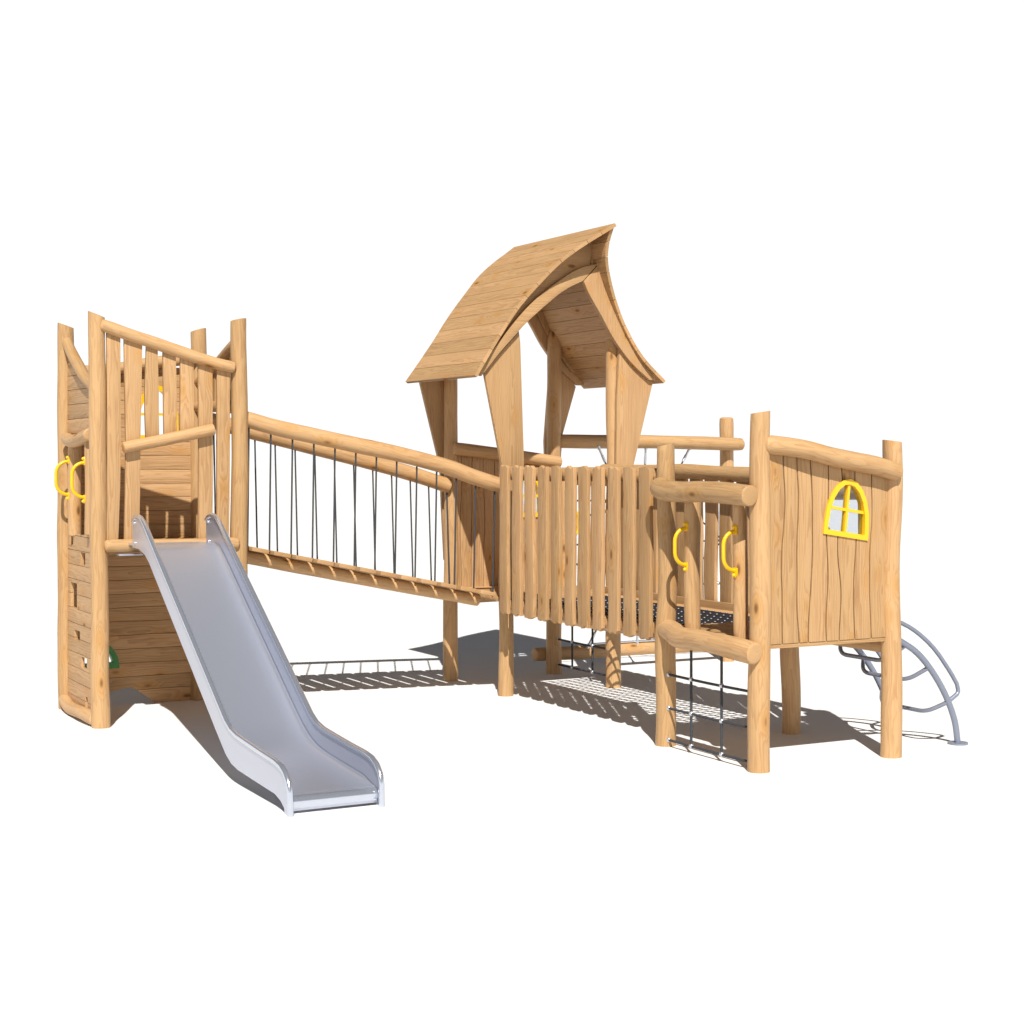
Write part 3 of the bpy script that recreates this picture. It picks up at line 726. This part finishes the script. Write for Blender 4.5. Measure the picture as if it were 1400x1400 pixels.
# ------------------------------------------------------------------ small climbing nets under the entrances
def climb_net(loc, label, x, yA, yB, ins, ys, zs, ztop, rA=.0):
    o = empty('climbing_net', loc, label, 'climbing net', 'rope climbing nets under tower entrances')
    def fitting(*a): mb = MB(); ball(mb, *a); mb.build('rope_fitting', 'fitting', o)
    for z in zs:
        mb = MB(); a = yA + math.copysign(ins, yB - yA); b = yB - math.copysign(ins, yB - yA)
        tube(mb, [(x, a, z), (x, (a + b) / 2, z - .004), (x, b, z)], .0105, 10, n=4, round_end=0); mb.build('rope', 'rope', o)
        for q, s in ((a, 1), (b, -1)):
            s *= math.copysign(1, yB - yA)
            fitting((x, q, z), .017, .9, 1.5, 1.3, 6)
    for y in ys:
        mb = MB(); tube(mb, [(x, y, ztop), (x, y, min(zs) - .015)], .0105, 10, n=2, round_end=.2); mb.build('rope', 'rope', o)
        for z in zs: fitting((x, y, z), .0185, 1, 1.1, 1.1, 6)
climb_net((-.15, -3.55, 0), 'dark rope net hanging between the two front posts of the low tower', -.17, K_[1], I_[1], .075, (-3.33, -3.725), (.56, .30, .055), .82)
climb_net((1.19, .59, 0), 'dark rope net under the roofed tower, seen behind the slat fence', 1.19, G_[1], H_[1], .07, (.81, .41), (.36, .10), .82)

# ------------------------------------------------------------------ web net between logs
WB = empty('web_climber', (2.3, 1.2, 0), 'dark rope web strung between a high and a low horizontal log at the back', 'net climber')
log(WB, 'post', [(3.365, 1.18, 0), (3.36, 1.18, 1.3), (3.355, 1.18, 2.67)], .077, wob=.04, crook=.02, round_end=(0, .4))
log(WB, 'cross_log', [(1.24, 1.24, 2.40), (1.8, 1.17, 2.395), (2.5, 1.10, 2.395), (3.47, 1.04, 2.372)], .072, wob=.04, crook=.01, round_end=.5)
log(WB, 'cross_log', [(1.03, 1.335, .185), (1.7, 1.335, .18), (2.5, 1.335, .175), (3.55, 1.335, .16)], .07, wob=.05, crook=.01, round_end=.4)
yw = lambda z: 1.13 + (2.4 - z) * .075
P = lambda x, z: (x, yw(z), z)
Cn = (2.27, 1.32)
ropes = [((1.22, 1.78), (3.33, 1.78)), ((1.22, 1.32), (3.33, 1.32)), ((1.22, .85), (3.33, .85)),
         ((2.28, 2.33), (2.27, .24)), ((1.70, 2.33), (2.86, .24)), ((2.84, 2.33), (1.66, .24)),
         ((1.22, 1.32), (1.83, 1.78)), ((1.22, 1.32), (1.83, .85)), ((3.33, 1.32), (2.71, 1.78)), ((3.33, 1.32), (2.71, .85)),
         ((1.83, 1.78), (1.83, .85)), ((2.71, 1.78), (2.71, .85))]
for a, b in ropes:
    mb = MB(); tube(mb, [P(*a), P(*b)], .0095, 8, n=2, round_end=0); mb.build('rope', 'rope', WB)
for a, b in ropes[3:6]:
    for p, q in ((a, b), (b, a)):
        p, q = Vector(P(*p)), Vector(P(*q)); d = (q - p).normalized()
        mb = MB(); tube(mb, [p - d * .03, p + d * .02], .02, 10, round_end=.6); tube(mb, [p + d * .01, p + d * .09], .0135, 10, round_end=.5); tube(mb, [p + d * .085, p + d * .17], .0165, 10, round_end=.4)
        mb.build('rope_shackle', 'fitting', WB)
for x in (1.22, 1.83, 2.27, 2.71, 3.29):
    for z in (1.78, 1.32, .85):
        mb = MB(); ball(mb, P(x, z), .021, 1, 1, 1, 6); mb.build('rope_fitting', 'fitting', WB)
mb = MB(); tube(mb, [(1.66, 1.30, .262), (3.3, 1.29, .262)], .011, 10, n=2, round_end=.3); mb.build('rod', 'fitting', WB)

# ------------------------------------------------------------------ curved metal climber
AC = empty('arch_climber', (1.6, -3.57, 0), 'grey metal tube climber curving from the low tower down to the ground', 'climber')
arcP = [(1.07, .915), (1.18, .885), (1.29, .835), (1.46, .735), (1.61, .585), (1.745, .395), (1.84, .19), (1.875, .0)]
def arc_at(z):
    for (a, b), (c, d) in zip(arcP, arcP[1:]):
        if d <= z <= b: return a + (c - a) * (b - z) / (b - d)
    return arcP[-1][0]
yN, yF = -3.97, -3.20
for y in (yN, yF):
    mb = MB(); tube(mb, [(a + (.05 if y == yF else .0) * 0 + .02, y, b) for a, b in arcP], .024, 16, n=30, round_end=0); fr = mb.build('frame_tube', 'galv', AC)
    mb = MB(); tube(mb, [(1.895, y, .001), (1.895, y, .014)], .078, 28, n=1, round_end=.0); mb.build('foot_plate', 'galv', fr)
def fillet(P, r, n=6):
    out = [Vector(P[0])]
    for i in range(1, len(P) - 1):
        p, a, b = Vector(P[i]), Vector(P[i - 1]), Vector(P[i + 1]); d1 = (a - p); d2 = (b - p); rr = min(r, d1.length * .45, d2.length * .45)
        q0 = p + d1.normalized() * rr; q1 = p + d2.normalized() * rr
        for k in range(n + 1):
            t = k / n; out.append(q0 * (1 - t) ** 2 + p * 2 * t * (1 - t) + q1 * t * t)
    out.append(Vector(P[-1])); return out
for z, drop, inn in ((.80, .13, .0), (.615, .105, .02), (.335, .085, .03)):     # rungs dip below the frame tubes
    x = arc_at(z) + .02; xi = x - .11
    mb = MB(); tube(mb, fillet([(x, yN, z), (xi, yN + .12, z - drop), (xi, yF - .12, z - drop), (x, yF, z)], .09), .0165, 12, resample=False, round_end=0); mb.build('rung', 'galv', AC)
for y, s in ((yN, -1), (yF, 1)):
    mb = MB(); hp = [(1.07, y, 1.03), (1.18, y, 1.02), (1.29, y, .985), (1.46, y, .905), (1.65, y, .76), (1.81, y, .575), (1.885, y, .47)]
    hp = [tuple(q) for q in catmull(hp, 18)] + fillet([(1.885, y, .47), (1.905, y, .40), (1.79, y, .335)], .06)[1:]
    tube(mb, hp, .0165, 12, resample=False, round_end=0); mb.build('hand_rail', 'galv', AC)

# ------------------------------------------------------------------ light
az, el = 65.2, 46.8
sd = bpy.data.lights.new('sun', 'SUN'); sd.energy = 4.9; sd.angle = R(.5); sd.color = (1, .965, .91)
so = bpy.data.objects.new('sun', sd); COL.objects.link(so); so.location = (-6, -10, 12)
dirv = Vector((math.cos(R(az)) * math.cos(R(el)), math.sin(R(az)) * math.cos(R(el)), -math.sin(R(el))))
so.rotation_euler = dirv.to_track_quat('-Z', 'Y').to_euler()
w = bpy.data.worlds.new('World'); scene.world = w; w.use_nodes = True
nt = w.node_tree; nt.nodes.clear(); N = nt.nodes; L = nt.links
out = N.new('ShaderNodeOutputWorld'); bg = N.new('ShaderNodeBackground'); tc = N.new('ShaderNodeTexCoord'); sp = N.new('ShaderNodeSeparateXYZ')
L.new(tc.outputs['Generated'], sp.inputs[0])
cr = N.new('ShaderNodeValToRGB'); cr.color_ramp.interpolation = 'EASE'
e = cr.color_ramp.elements; e[0].position = .27; e[0].color = (.86, .86, .86, 1); e[1].position = .31; e[1].color = (.032, .037, .05, 1)
L.new(sp.outputs[2], cr.inputs[0]); L.new(cr.outputs[0], bg.inputs[0]); bg.inputs[1].default_value = 1.0; L.new(bg.outputs[0], out.inputs[0])

# ------------------------------------------------------------------ camera
cd = bpy.data.cameras.new('camera'); co = bpy.data.objects.new('camera', cd); COL.objects.link(co)
co.location = (-7.257, -13.772, 2.25); co.rotation_euler = (R(90), 0, R(-28.003))
cd.sensor_width = 36; cd.lens = 2269.5 / 1400 * 36; cd.shift_y = -(700 - 622.9) / 1400; cd.clip_end = 3000
scene.camera = co
scene.view_settings.view_transform = 'Standard'; scene.view_settings.look = 'None'; scene.view_settings.exposure = .3; scene.view_settings.gamma = 1
scene.render.engine = 'CYCLES'
scene.cycles.max_bounces = 8; scene.cycles.diffuse_bounces = 5
